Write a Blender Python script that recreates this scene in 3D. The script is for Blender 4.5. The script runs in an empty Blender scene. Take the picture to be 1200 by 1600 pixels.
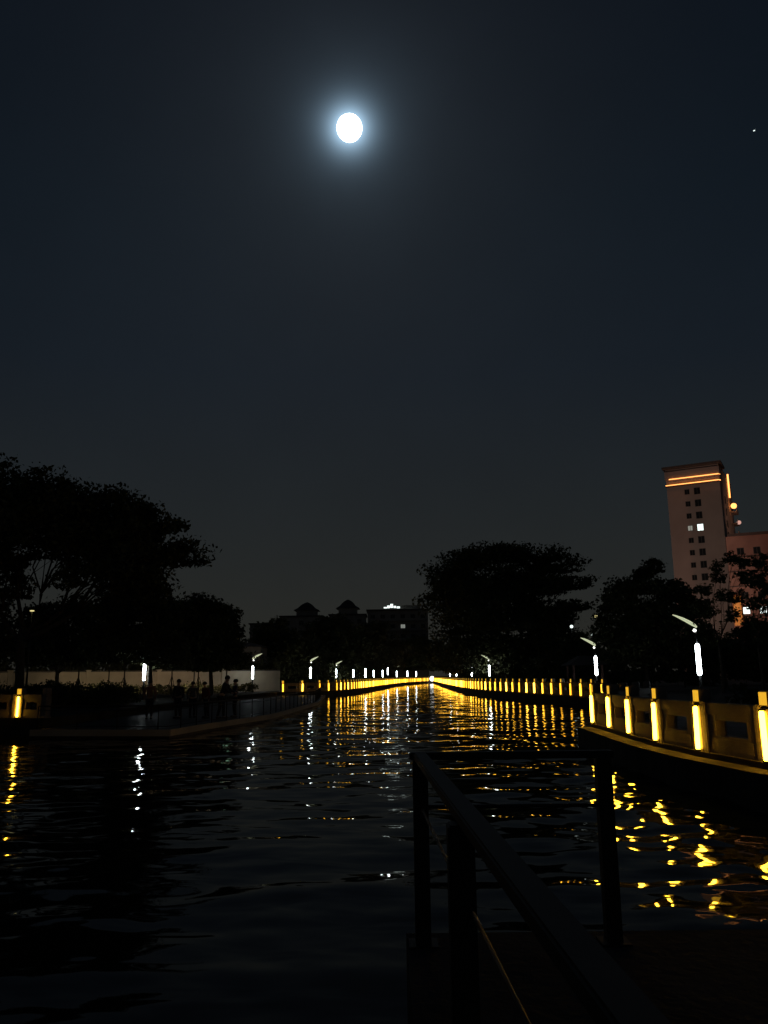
import bpy, bmesh, math, random
import numpy as np
from mathutils import Vector, Matrix
S = bpy.context.scene
C = S.collection
PI = math.pi
random.seed(7)
RNG = np.random.default_rng(11)

# ------------------------------------------------------------------ camera
cam_d = bpy.data.cameras.new('camera')
cam = bpy.data.objects.new('camera', cam_d); C.objects.link(cam)
cam_d.sensor_fit = 'VERTICAL'; cam_d.sensor_height = 24.0
cam_d.lens = 24.0 * 1250.0 / 1600.0
cam_d.clip_start = 0.05; cam_d.clip_end = 6000
PITCH = math.atan(257 / 1250)
cam.matrix_world = (Matrix.Translation((0, 0, 1.95)) @ Matrix.Rotation(PI/2 + PITCH, 4, 'X')
                    @ Matrix.Rotation(-0.0115, 4, 'Z'))
S.camera = cam
S.view_settings.view_transform = 'Standard'
try: S.view_settings.look = 'None'
except Exception: pass
S.view_settings.gamma = 1.0
S.view_settings.use_curve_mapping = False
S.view_settings.exposure = 0.0

# ------------------------------------------------------------------ night sky
MOON = Vector((-0.03394, 0.79522, 0.60537)).normalized()
moon_el = math.asin(MOON.z); moon_az = math.atan2(MOON.x, MOON.y)
W = bpy.data.worlds.new('World'); S.world = W; W.use_nodes = True
nt = W.node_tree; nt.nodes.clear()
def wn(t, **k):
    n = nt.nodes.new(t)
    for a, b in k.items(): setattr(n, a, b)
    return n
def wl(a, b): nt.links.new(a, b)
def wmath(op, a, b=None):
    n = wn('ShaderNodeMath', operation=op)
    for i, v in enumerate((a, b)):
        if v is None: continue
        if isinstance(v, (int, float)): n.inputs[i].default_value = v
        else: wl(v, n.inputs[i])
    return n.outputs[0]
out = wn('ShaderNodeOutputWorld')
tc = wn('ShaderNodeTexCoord')
sep = wn('ShaderNodeSeparateXYZ'); wl(tc.outputs['Generated'], sep.inputs[0])
ramp = wn('ShaderNodeValToRGB'); wl(sep.outputs['Z'], ramp.inputs[0])
cr = ramp.color_ramp
stops = [(0.0, (.0180, .0186, .0165)), (.08, (.0170, .0180, .0163)), (.20, (.0120, .0146, .0158)), (.36, (.0062, .0098, .0148)),
         (.52, (.0036, .0070, .0115)), (.68, (.0024, .0046, .0085)), (1.0, (.0015, .0030, .0065))]
cr.elements[0].position = 0; cr.elements[0].color = (*stops[0][1], 1)
cr.elements[1].position = 1; cr.elements[1].color = (*stops[-1][1], 1)
for p, c in stops[1:-1]:
    e = cr.elements.new(p); e.color = (*c, 1)
bg1 = wn('ShaderNodeBackground'); bg1.inputs[1].default_value = 0.92
cn = wn('ShaderNodeTexNoise'); cn.inputs['Scale'].default_value = 2.2; cn.inputs['Detail'].default_value = 7; cn.inputs['Roughness'].default_value = .62
wl(tc.outputs['Generated'], cn.inputs[0])
wl(wmath('ADD', wmath('MULTIPLY', cn.outputs[0], .44), .655), bg1.inputs[1])
wl(ramp.outputs[0], bg1.inputs[0])
# moonlit air (very weak physical sky, the moon standing where the sun would)
sky = wn('ShaderNodeTexSky', sky_type='NISHITA')
sky.sun_disc = False; sky.sun_elevation = moon_el; sky.sun_rotation = moon_az
bg2 = wn('ShaderNodeBackground'); bg2.inputs[1].default_value = 0.0004
wl(sky.outputs[0], bg2.inputs[0])
# aureole of the moon in thin cloud
dot = wn('ShaderNodeVectorMath', operation='DOT_PRODUCT')
wl(tc.outputs['Generated'], dot.inputs[0]); dot.inputs[1].default_value = MOON
ang = wmath('MULTIPLY', wmath('ARCCOSINE', wmath('MINIMUM', dot.outputs['Value'], 1.0)), 180/PI)
def lobe(a, s): return wmath('MULTIPLY', wmath('EXPONENT', wmath('MULTIPLY', ang, -1.0/s)), a)
glow = wmath('ADD', wmath('ADD', lobe(2.9, .54), lobe(.115, 1.8)), lobe(.0095, 12.0))
nz = wn('ShaderNodeTexNoise'); nz.inputs['Scale'].default_value = 9; nz.inputs['Detail'].default_value = 4
wl(tc.outputs['Generated'], nz.inputs[0])
glow = wmath('MULTIPLY', glow, wmath('ADD', wmath('MULTIPLY', nz.outputs[0], .5), .75))
bg3 = wn('ShaderNodeBackground'); bg3.inputs[0].default_value = (.60, .92, 1.22, 1); wl(glow, bg3.inputs[1])
a1 = wn('ShaderNodeAddShader'); a2 = wn('ShaderNodeAddShader')
wl(bg1.outputs[0], a1.inputs[0]); wl(bg2.outputs[0], a1.inputs[1])
wl(a1.outputs[0], a2.inputs[0]); wl(bg3.outputs[0], a2.inputs[1]); wl(a2.outputs[0], out.inputs[0])
sd = bpy.data.lights.new('moonlight', 'SUN'); sd.energy = 0.02; sd.angle = math.radians(.5); sd.color = (.8, .92, 1)
so = bpy.data.objects.new('moonlight', sd); C.objects.link(so)
so.rotation_euler = (-MOON).to_track_quat('-Z', 'Y').to_euler()

# ------------------------------------------------------------------ helpers
def mat(name, base, rough=.8, noise=0, nscale=4, emit=None, strength=0, metal=0, bump=0, bscale=30, spec=.5):
    m = bpy.data.materials.new(name); m.use_nodes = True
    t = m.node_tree; b = t.nodes['Principled BSDF']
    b.inputs['Base Color'].default_value = (*base, 1); b.inputs['Roughness'].default_value = rough
    b.inputs['Metallic'].default_value = metal; b.inputs['Specular IOR Level'].default_value = spec
    if noise or bump: g = t.nodes.new('ShaderNodeTexCoord')
    if noise:
        n = t.nodes.new('ShaderNodeTexNoise'); n.inputs['Scale'].default_value = nscale; n.inputs['Detail'].default_value = 6
        r = t.nodes.new('ShaderNodeValToRGB')
        r.color_ramp.elements[0].position = .3; r.color_ramp.elements[1].position = .7
        r.color_ramp.elements[0].color = (*[c*(1-noise) for c in base], 1)
        r.color_ramp.elements[1].color = (*[min(1, c*(1+noise)) for c in base], 1)
        t.links.new(g.outputs['Object'], n.inputs[0]); t.links.new(n.outputs[0], r.inputs[0]); t.links.new(r.outputs[0], b.inputs['Base Color'])
    if bump:
        n2 = t.nodes.new('ShaderNodeTexNoise'); n2.inputs['Scale'].default_value = bscale; n2.inputs['Detail'].default_value = 4
        bp = t.nodes.new('ShaderNodeBump'); bp.inputs['Strength'].default_value = bump; bp.inputs['Distance'].default_value = .02
        t.links.new(g.outputs['Object'], n2.inputs[0]); t.links.new(n2.outputs[0], bp.inputs['Height']); t.links.new(bp.outputs[0], b.inputs['Normal'])
    if emit:
        b.inputs['Emission Color'].default_value = (*emit, 1); b.inputs['Emission Strength'].default_value = strength
    return m
M = {
 'stone': mat('carved_stone', (.20, .165, .135), .8, .25, 5, bump=.4, bscale=40),
 'quay': mat('quay_stone', (.055, .048, .04), .95, .55, 1.3, bump=.6, bscale=20),
 'paving': mat('paving', (.07, .062, .055), .9, .35, 1.5, bump=.4, bscale=15, spec=.12),
 'earth': mat('ground', (.05, .045, .035), .95, .4, .5, spec=.1),
 'deck': mat('deck_boards', (.05, .04, .032), .55, .35, 3, bump=.3, bscale=12, spec=.15),
 'plaster': mat('wall_plaster', (.42, .36, .27), .9, .22, .45, bump=.2, bscale=8),
 'coping': mat('wall_coping', (.10, .09, .08), .9, .3, 2),
 'metal': mat('dark_metal', (.05, .05, .05), .4, metal=.8, noise=.2, nscale=8),
 'steel': mat('railing_steel', (.022, .018, .015), .55, metal=.4, noise=.25, nscale=9),
 'bark': mat('bark', (.07, .055, .04), .95, .4, 6, bump=.6, bscale=12),
 'amber': mat('amber_tube', (.8, .6, .2), .4, emit=(1, .50, .026), strength=26),
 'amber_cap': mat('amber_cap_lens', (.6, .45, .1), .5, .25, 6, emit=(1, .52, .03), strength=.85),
 'amber_far': mat('amber_tube_far', (.8, .6, .2), .4, emit=(1, .48, .026), strength=5.2),
 'amber_far2': mat('amber_tube_warmer', (.8, .6, .2), .4, emit=(1, .44, .02), strength=3.2),
 'amber_far3': mat('amber_tube_brighter', (.8, .6, .2), .4, emit=(1, .50, .045), strength=8.5),
 'white': mat('white_tube', (.8, .8, .8), .4, emit=(.86, .97, 1), strength=22),
 'spot': mat('spot_lens', (.8, .8, .8), .4, emit=(1, 1, .9), strength=2.5),
 'blade': mat('uplit_blade', (.75, .75, .55), .5, emit=(.85, .92, .58), strength=.6),  # the uplight falling on the reflector blade is put into its emission
 'warm': mat('warm_lens', (.8, .7, .4), .5, emit=(1, .85, .35), strength=1.0),
 'moon': mat('moon_surface', (.5, .5, .5), 1, .15, 3, emit=(.93, 1, .99), strength=6),
 'tower': mat('tower_render', (.40, .315, .28), .9, .12, .15),
 'tower2': mat('red_render', (.36, .20, .16), .9, .2, .3),
 'trim': mat('dark_trim', (.12, .09, .08), .9, .15, 1),
 'bldg': mat('apartment_render', (.30, .27, .24), .9, .2, .3),
 'roof': mat('roof_tiles', (.07, .06, .055), .9, .3, 1),
 'glass': mat('window_glass', (.02, .02, .022), .15),
 'frame': mat('window_frame', (.10, .09, .08), .6),
 'win_white': mat('lit_window', (.6, .6, .6), .5, emit=(.85, 1, .95), strength=1.6),
 'win_green': mat('greenish_window', (.5, .6, .5), .5, emit=(.45, .9, .6), strength=.75),
 'win_dim': mat('dim_window', (.5, .5, .4), .5, emit=(.9, .95, .85), strength=.22),
 'orange': mat('orange_tube', (.8, .5, .2), .5, emit=(1, .36, .09), strength=2.9),
 'orange_dim': mat('orange_facade_glow', (.6, .3, .1), .5, .5, .6, emit=(1, .30, .04), strength=.26),
 'pink': mat('pink_globe', (.6, .4, .35), .5, emit=(1, .55, .45), strength=.6),
 'skin': mat('skin', (.35, .22, .16), .6), 'hair': mat('hair', (.015, .012, .01), .6),
 'cloth_dark': mat('dark_cloth', (.03, .03, .04), .9), 'cloth_brown': mat('brown_cloth', (.22, .12, .09), .9),
 'cloth_grey': mat('grey_cloth', (.10, .10, .11), .9), 'cloth_red': mat('red_cloth', (.16, .03, .03), .9),
 'cloth_blue': mat('blue_cloth', (.03, .04, .09), .9),
}
def leafmat(name, a, b):
    m = bpy.data.materials.new(name); m.use_nodes = True
    t = m.node_tree; p = t.nodes['Principled BSDF']; p.inputs['Roughness'].default_value = .75
    p.inputs['Specular IOR Level'].default_value = .25
    g = t.nodes.new('ShaderNodeTexCoord'); n = t.nodes.new('ShaderNodeTexNoise'); n.inputs['Scale'].default_value = .9; n.inputs['Detail'].default_value = 8
    r = t.nodes.new('ShaderNodeValToRGB'); r.color_ramp.elements[0].position = .35; r.color_ramp.elements[1].position = .65
    r.color_ramp.elements[0].color = (*a, 1); r.color_ramp.elements[1].color = (*b, 1)
    t.links.new(g.outputs['Object'], n.inputs[0]); t.links.new(n.outputs[0], r.inputs[0]); t.links.new(r.outputs[0], p.inputs['Base Color'])
    return m
M['leaf'] = leafmat('leaves', (.05, .055, .025), (.115, .12, .05))
M['leaf2'] = leafmat('leaves_olive', (.07, .06, .03), (.12, .11, .05))  # slightly yellower leaf tone

def bx(bm, cx, cy, cz, sx, sy, sz, rz=0, taper=1.0):
    vs = []
    for dz in (-.5, .5):
        k = taper if dz > 0 else 1
        for dx, dy in ((-.5, -.5), (.5, -.5), (.5, .5), (-.5, .5)):
            x, y = dx*sx*k, dy*sy*k
            vs.append(bm.verts.new((cx + x*math.cos(rz) - y*math.sin(rz), cy + x*math.sin(rz) + y*math.cos(rz), cz + dz*sz)))
    for f in ((3,2,1,0), (4,5,6,7), (0,1,5,4), (1,2,6,5), (2,3,7,6), (3,0,4,7)):
        bm.faces.new([vs[i] for i in f])
def tube(bm, pts, rad, n=8, cap=True):
    pts = [Vector(p) for p in pts]
    if isinstance(rad, (int, float)): rad = [rad]*len(pts)
    rings = []
    for i, p in enumerate(pts):
        d = (pts[min(i+1, len(pts)-1)] - pts[max(i-1, 0)]).normalized()
        a = d.cross(Vector((0, 0, 1))) if abs(d.z) < .95 else d.cross(Vector((1, 0, 0)))
        a.normalize(); b = d.cross(a)
        rings.append([bm.verts.new(p + (a*math.cos(2*PI*k/n) + b*math.sin(2*PI*k/n))*rad[i]) for k in range(n)])
    for r0, r1 in zip(rings, rings[1:]):
        for k in range(n):
            f = bm.faces.new((r0[k], r0[(k+1) % n], r1[(k+1) % n], r1[k])); f.smooth = True
    if cap:
        bm.faces.new(rings[0][::-1]); bm.faces.new(rings[-1])
def lathe(bm, prof, n=16, cx=0, cy=0):
    rings = [[bm.verts.new((cx + r*math.cos(2*PI*k/n), cy + r*math.sin(2*PI*k/n), z)) for k in range(n)] for r, z in prof]
    for r0, r1 in zip(rings, rings[1:]):
        for k in range(n):
            f = bm.faces.new((r0[k], r0[(k+1) % n], r1[(k+1) % n], r1[k])); f.smooth = True
    bm.faces.new(rings[0][::-1]); bm.faces.new(rings[-1])
def bevel(bm, w=.01, seg=1):
    bmesh.ops.bevel(bm, geom=[e for e in bm.edges], offset=w, segments=seg, affect='EDGES', clamp_overlap=True)
def mesh(name, bm, m):
    bmesh.ops.recalc_face_normals(bm, faces=bm.faces[:])
    me = bpy.data.meshes.new(name); bm.to_mesh(me); bm.free()
    me.materials.append(m); return me
def link(name, me, parent=None, loc=(0,0,0), rz=0, sc=(1,1,1)):
    o = bpy.data.objects.new(name, me); C.objects.link(o)
    if parent: o.parent = parent
    o.location = loc; o.rotation_euler = (0, 0, rz); o.scale = sc
    return o
def obj(name, bm, m, parent=None, loc=(0,0,0), rz=0):
    return link(name, mesh(name, bm, m), parent, loc, rz)
def tag(o, label=None, cat=None, group=None, kind=None):
    if label: o['label'] = label
    if cat: o['category'] = cat
    if group: o['group'] = group
    if kind: o['kind'] = kind
    return o
def thing(name, label, cat, loc=(0,0,0), rz=0, group=None):
    o = link(name, None, None, loc, rz); tag(o, label, cat, group); return o
def NB(): return bmesh.new()
def prism(pts, z0, z1):
    bm = NB()
    a = [bm.verts.new((x, y, z0)) for x, y in pts]; b = [bm.verts.new((x, y, z1)) for x, y in pts]
    bm.faces.new(a[::-1]); bm.faces.new(b)
    for i in range(len(pts)):
        j = (i+1) % len(pts); bm.faces.new((a[i], a[j], b[j], b[i]))
    return bm

# ------------------------------------------------------------------ key lines of the place
NEAR = [(7.05, 9.4), (6.68, 11.5), (6.35, 13.6), (6.08, 15.8), (6.0, 18.0), (6.1, 20.3), (6.25, 22.6), (6.35, 24.8)]
FARR = [(13.6, 51.0), (13.2, 56), (12.5, 62), (11.6, 69), (10.8, 76), (10.1, 83), (9.8, 90), (9.7, 98), (9.9, 110), (10.5, 130), (11.4, 160), (12.4, 190), (13.2, 215), (13.9, 236)]
FARL = [(-10.7, 84.6), (-7.3, 86.2), (-5.6, 90.5), (-4.3, 99), (-3.0, 111), (-1.2, 136), (1.6, 170), (5.0, 200), (9.2, 225), (12.6, 240)]
NEARL = [(-18.9, 34.0), (-16.8, 33.6), (-14.72, 33.1), (-13.4, 32.4)]
def offset(pl, d):
    r = []
    for i, p in enumerate(pl):
        a = Vector(pl[max(i-1, 0)]); b = Vector(pl[min(i+1, len(pl)-1)])
        t = (b-a).normalized(); r.append((p[0] - t.y*d, p[1] + t.x*d))
    return r

# ------------------------------------------------------------------ setting: ground, water, platform
right_edge = offset(NEAR, .19)
right = ([(-60, -60), (1500, -60), (1500, 3000), (16, 3000), (16, 238)] + offset(FARR, .19)[::-1]
         + [(15.6, 49.5), (9.5, 27.2), (6.6, 25.3)] + right_edge[::-1] + [(7.4, 7.0), (6.6, 5.0), (.10, 5.0), (.10, 3.25), (-60, 3.25)])
tag(obj('promenade', prism(right, -1.2, .5), M['paving']), 'dark paved quay and promenade along the right bank', kind='structure')
left_land = ([(-1500, 3000), (-1500, 36)] + [(-40, 36.5)] + offset(NEARL, -.19)
             + [(-13.2, 36), (-13.4, 50), (-12.6, 70), (-11.2, 84.2)] + offset(FARL, -.19) + [(16, 243), (16, 3000)])
tag(obj('river_bank', prism(left_land, -1.2, .497), M['earth']), 'dark ground of the left bank', kind='structure')
cop = NEAR + [(6.6, 25.9)]
c_out = offset(NEAR, .62); c_in = offset(NEAR, .192)
tag(obj('quay_ledge', prism(c_in + c_out[::-1], -1.1, .40), M['quay']), 'low stone ledge below the right balustrade', kind='structure')
for pl, s, lab in ((FARR, 1, 'far right'), (FARL, -1, 'far left')):
    a = offset(pl, .192*s); b = offset(pl, .34*s)
    tag(obj('quay_edge', prism(a + b[::-1], -1.1, .44), M['quay']), 'stone quay edge along the %s bank' % lab, kind='structure')
plat = [(-13.15, 30.6), (-7.8, 29.7), (-7.35, 33.1), (-5.8, 41), (-5.1, 60.8), (-6.2, 83), (-7.5, 85.9), (-11.0, 84.1), (-12.4, 70), (-13.2, 50), (-13.02, 36), (-13.1, 32.3)]
tag(obj('platform', prism(plat, -.6, .15), M['deck']), 'low dark waterside platform on the left', kind='structure')
fas = NB()
for a, b in zip(plat[:6], plat[1:6]):
    a = Vector((*a, 0)); b = Vector((*b, 0)); d = b-a; nn = Vector((d.y, -d.x, 0)).normalized()*.03
    c = (a+b)/2 + nn; bx(fas, c.x, c.y, .055, d.length+.05, .05, .23, math.atan2(d.y, d.x))
tag(obj('platform_edge', fas, M['plaster']), 'pale edge beam along the low platform', kind='structure')

# water: a graded sheet with real ripples near the camera, finer relief in the material
def water_mesh():
    ys = [-3.0, 2.0, 4.0]; 
    while ys[-1] < 260: ys.append(ys[-1] + max(.055, (ys[-1]-4)*.0042 + .045))
    ys = np.array(ys + [300, 600, 1500, 2900]); 
    us = np.linspace(-1, 1, 330)
    Y, U = np.meshgrid(ys, us, indexing='ij')
    X = U*(6 + .52*np.clip(Y, 0, 260)) + np.clip(Y-260, 0, 1e9)*U*.6
    r = np.random.default_rng(5)
    Z = np.zeros_like(X)
    dist = np.sqrt(X**2 + Y**2)
    for i in range(46):
        lam = .22*(1.075**i)                       # 0.22 m .. 5.7 m
        th = r.normal(PI/2 + .3, 1.0)
        kx, ky = 2*PI/lam*math.cos(th), 2*PI/lam*math.sin(th)
        amp = .0040*lam**.82*r.uniform(.5, 1.2)*(.4 if lam < .45 else 1)*(.6 if lam > 3 else 1)
        fade = np.clip(1.6 - dist*.012/lam, 0, 1)*(.75+.25*np.sin(.13*X+i) * np.sin(.09*Y+2*i))
        Z += amp*fade*np.sin(kx*X + ky*Y + r.uniform(0, 6.28))
    Z *= (Y > 2.5)*(Y < 280)*(.62 + .60*np.clip((X-1.2)/2.2, 0, 1)*np.clip((24-Y)/10, 0, 1) + .03*np.clip((dist-9)/22, 0, 1))
    n, m = X.shape
    co = np.stack([X, Y, Z], -1).reshape(-1, 3).astype(np.float32)
    i = np.arange(n-1)[:, None]*m + np.arange(m-1)[None]
    q = np.stack([i, i+1, i+m+1, i+m], -1).reshape(-1, 4).astype(np.int32)
    me = bpy.data.meshes.new('water')
    me.vertices.add(len(co)); me.vertices.foreach_set('co', co.ravel())
    me.loops.add(q.size); me.loops.foreach_set('vertex_index', q.ravel())
    me.polygons.add(len(q)); me.polygons.foreach_set('loop_start', np.arange(0, q.size, 4, dtype=np.int32))
    me.polygons.foreach_set('use_smooth', np.ones(len(q), bool))
    me.update(calc_edges=True); return me
wm = bpy.data.materials.new('canal_water'); wm.use_nodes = True
t = wm.node_tree; p = t.nodes['Principled BSDF']
p.inputs['Base Color'].default_value = (.004, .007, .007, 1); p.inputs['Roughness'].default_value = .035; p.inputs['IOR'].default_value = 1.26
g = t.nodes.new('ShaderNodeTexCoord'); mp = t.nodes.new('ShaderNodeMapping'); mp.inputs['Scale'].default_value = (.75, 1.35, 1); mp.inputs['Rotation'].default_value = (0, 0, .2)
n1 = t.nodes.new('ShaderNodeTexNoise'); n1.inputs['Scale'].default_value = 1.15; n1.inputs['Detail'].default_value = 2; n1.inputs['Roughness'].default_value = .5; n1.inputs['Distortion'].default_value = .4
bp = t.nodes.new('ShaderNodeBump'); bp.inputs['Strength'].default_value = 1.0; bp.inputs['Distance'].default_value = .018
t.links.new(g.outputs['Object'], mp.inputs[0]); t.links.new(mp.outputs[0], n1.inputs[0]); t.links.new(n1.outputs[0], bp.inputs['Height']); t.links.new(bp.outputs[0], p.inputs['Normal'])
wme = water_mesh(); wme.materials.append(wm)
tag(link('water', wme, loc=(0, 0, -.15)), 'dark rippled canal water with lamp reflections', kind='structure')

# ------------------------------------------------------------------ moon and star
bm = NB(); bmesh.ops.create_icosphere(bm, subdivisions=4, radius=1)
for f in bm.faces: f.smooth = True
mo = obj('moon', bm, M['moon']); mo.location = MOON*3000 + Vector((0, 0, 1.95)); mo.scale = (43, 43, 45)
mo.rotation_euler = (moon_el, 0, 0)
tag(mo, 'bright full moon high in the night sky with pale halo', 'moon')
bm = NB(); bmesh.ops.create_icosphere(bm, subdivisions=2, radius=1)
st = obj('star', bm, M['win_white']); st.location = (1450, 2740, 2056); st.scale = (4.5, 1.5, 2.0); st.rotation_euler = (0, -.5, 0)
tag(st, 'tiny white star near the right edge of the sky', 'star')

# ------------------------------------------------------------------ balustrades with amber tubes
def post_mesh():
    bm = NB(); bx(bm, 0, 0, .43, .25, .25, .86); bx(bm, 0, 0, .03, .29, .29, .06)
    bevel(bm, .008); return mesh('post', bm, M['stone'])
def cap_mesh():
    bm = NB(); bx(bm, 0, 0, .875, .19, .19, .03); bx(bm, 0, 0, 1.02, .25, .25, .26, taper=.96); bevel(bm, .012)
    bx(bm, 0, 0, 1.155, .17, .17, .012); return mesh('post_cap', bm, M['stone'])
def tube_mesh(m, r):
    bm = NB(); lathe(bm, [(r*.6, .03), (r, .05), (r, .80), (r*.6, .825)], 12); return mesh('light_tube', bm, m)
def holder_mesh():
    bm = NB(); bx(bm, 0, .05, 0, .10, .13, .028); return mesh('tube_holder', bm, M['metal'])
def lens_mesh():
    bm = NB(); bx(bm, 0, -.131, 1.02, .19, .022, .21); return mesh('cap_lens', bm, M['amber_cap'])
def beam_mesh():
    bm = NB(); bx(bm, 0, 0, .80, 1, .236, .20); return mesh('handrail', bm, M['stone'])
def panel_mesh(L=1.9):
    bm = NB(); s = 1.0/L
    bx(bm, 0, 0, .16, 1, .20, .32)                                             # lower plate
    for k in (-1, 1):
        bx(bm, k*(.5-.10*s), -.017, .455, .14*s, .245, .91); bx(bm, k*(.5-.015*s), 0, .51, .03*s, .16, .38)                           # proud pilaster strips beside the posts
        bx(bm, k*.60/L, 0, .51, .22*s, .20, .38)                               # inner stiles
        bx(bm, k*(.60/L+.11*s+ (.5-.12*s-.60/L-.11*s)/2), 0, .41, (.5-.12*s-.60/L-.11*s), .19, .18)
    bx(bm, 0, 0, .65, .98/L, .19, .10)
    bx(bm, 0, -.108, .17, 1.3/L, .02, .20)                                     # raised field
    return mesh('panel', bm, M['stone'])
PM, CM, HM, LM, BM_, PNM = post_mesh(), cap_mesh(), holder_mesh(), lens_mesh(), beam_mesh(), panel_mesh()
TM = tube_mesh(M['amber'], .044); TMF = [tube_mesh(M[k], r) for k, r in (('amber_far', .055), ('amber_far2', .05), ('amber_far3', .062), ('amber_far', .05))]
def resample(pl, step):
    out = [Vector(pl[0])]; d = 0
    for a, b in zip(pl, pl[1:]):
        a = Vector(a); b = Vector(b); L = (b-a).length; p = step - d
        while p <= L: out.append(a + (b-a)*p/L); p += step
        d = (L - (p - step))
    return out
def balustrade(label, pts, side, base=.5, lit=None, far=False, near=False):
    """side: +1 when the water is on the left of the run's direction"""
    pts = [Vector(p) for p in pts]
    root = thing('stone_balustrade', label, 'balustrade', (pts[0].x, pts[0].y, base), 0, 'balustrades along the canal')
    for i, q in enumerate(pts):
        a = pts[max(i-1, 0)]; b = pts[min(i+1, len(pts)-1)]; d = (b-a).normalized()
        ang = math.atan2(d.y, d.x) + (PI if side > 0 else 0)                      # local -Y faces the water
        L = (q.x-pts[0].x, q.y-pts[0].y, 0)
        po = link('post', PM, root, L, ang)
        link('post_cap', CM, po)
        if lit is None or i in lit:
            lt = link('light_tube', random.choice(TMF) if far else TM, po, (0, -.19 if far else -.172, 0)); lt.rotation_euler = (random.uniform(-.02, .02), random.uniform(-.025, .025), 0)
            link('cap_lens', LM, po)
            if not far:
                for hz in (.842, .018): link('tube_holder', HM, po, (0, -.195, hz))
        if i+1 < len(pts):
            r = pts[i+1]; m = (q+r)/2 - pts[0]; D = (r-q).length - .25; an = math.atan2(r.y-q.y, r.x-q.x) + (PI if side > 0 else 0)
            link('handrail', BM_, root, (m.x, m.y, 0), an, (D, 1, 1))
            link('panel', PNM, root, (m.x, m.y, 0), an, (D, 1, 1))
    return root
balustrade('near stone balustrade on the right bank with seven amber tube lights', NEAR, 1)
balustrade('short unlit stone balustrade turning away behind the near right corner', [(6.9, 25.6), (8.0, 27.6), (9.0, 29.5), (10.0, 31.4)], 1, lit=[0])
balustrade('long far balustrade curving along the right bank, amber tube on every post', resample(FARR, 2.1), 1, far=True)
balustrade('long far balustrade curving along the left bank, amber tube on every post', resample(FARL, 2.1), -1, far=True)
balustrade('short stone balustrade at the left edge with a single lit amber tube', NEARL, -1, lit=[2])

# ------------------------------------------------------------------ lamps: white tube, small spot, slanting blade
def lamp_meshes():
    bm = NB(); tube(bm, [(0, 0, 0), (0, 0, 1.36)], [.075, .065], 10); lathe(bm, [(.14, 0), (.14, .05), (.09, .08)], 12)
    tube(bm, [(0, .0, 2.70), (0, 0, 3.35)], .04, 8); pole = mesh('pole', bm, M['metal'])
    bm = NB(); lathe(bm, [(.07, 1.36), (.095, 1.42), (.095, 2.62), (.07, 2.70)], 14); lan = mesh('light_tube', bm, M['white'])
    bm = NB(); lathe(bm, [(.03, -.06), (.075, -.03), (.075, .05), (.03, .07)], 10); sp = mesh('spot', bm, M['spot'])
    # leaf-shaped blade with thickness
    bm = NB(); prof = [(0, .03), (.06, .19), (.30, .25), (.65, .20), (1.0, .09), (1.18, .01)]
    top = [bm.verts.new((x, w, .015 - .10*(x-.5)**2)) for x, w in prof]; top2 = [bm.verts.new((x, -w, .015 - .10*(x-.5)**2)) for x, w in prof]
    bo = [bm.verts.new((x, w, -.015 - .10*(x-.5)**2)) for x, w in prof]; bo2 = [bm.verts.new((x, -w, -.015 - .10*(x-.5)**2)) for x, w in prof]
    for i in range(len(prof)-1):
        bm.faces.new((top[i], top[i+1], top2[i+1], top2[i])); bm.faces.new((bo2[i], bo2[i+1], bo[i+1], bo[i]))
        bm.faces.new((top[i], bo[i], bo[i+1], top[i+1])); bm.faces.new((top2[i+1], bo2[i+1], bo2[i], top2[i]))
    bm.faces.new((top[0], top2[0], bo2[0], bo[0])); bm.faces.new((top[-1], bo[-1], bo2[-1], top2[-1]))
    bl = mesh('blade', bm, M['blade'])
    bm = NB(); tube(bm, [(0, 0, 3.33), (.03, 0, 3.5), (.10, 0, 3.62)], .03, 6); tube(bm, [(0,0,3.1),(-.06,0,3.2)], .02, 6); br = mesh('bracket', bm, M['metal'])
    return pole, lan, sp, bl, br
LP, LL, LS, LB, LBR = lamp_meshes()
def lamp(x, y, s, label, base=.5, blade=True, hs=1.0, spot=True):
    r = thing('garden_lamp', label, 'street lamp', (x, y, base), 0, 'tube lamps along both banks')
    link('pole', LP, r, sc=(1, 1, hs)); link('light_tube', LL, r, sc=(1, 1, hs))
    if blade:
        f = Vector((-1, 0, 0)) if s < 0 else Vector((1, 0, 0))
        b = link('blade', LB, r, (-f.x*.08, 0, 3.48)); b.rotation_euler = (.5, -.50, 0) if s > 0 else (-.5, -.50, PI)
        br = link('bracket', LBR, r, rz=PI if s < 0 else 0)
    if spot: link('spot', LS, r, (-.06*(1 if s>0 else -1)*-1, 0, 3.30)).rotation_euler = (0, .5, 0)
    return r
lamp(13.83, 36, -1, 'nearest white tube lamp with slanting blade, behind the right balustrade')
lamp(14.96, 58, -1, 'second white tube lamp on the right, above the balustrade corner')
lamp(13.2, 104, -1, 'white tube lamp with blade over the middle of the far right balustrade')
lamp(14.0, 133, -1, 'blade-less white tube lamp just left of the bladed one on the right bank', blade=False, spot=False)
lamp(14.5, 168, -1, 'small far white tube lamp on the right bank below the big tree', blade=False, spot=False)
lamp(14.3, 182, -1, 'last tiny white tube lamp on the right bank near the canal bend', blade=False, spot=False)
lamp(-17.77, 60, 1, 'leftmost white tube lamp in front of the pale wall', blade=False, spot=False)
lamp(-14.2, 87, 1, 'white tube lamp with yellowish blade at the end of the pale wall')
lamp(-9.5, 103, 1, 'white tube lamp with blade above the start of the left amber row')
lamp(-8.1, 133, 1, 'fourth white tube lamp from the left with a faint blade')
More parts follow.
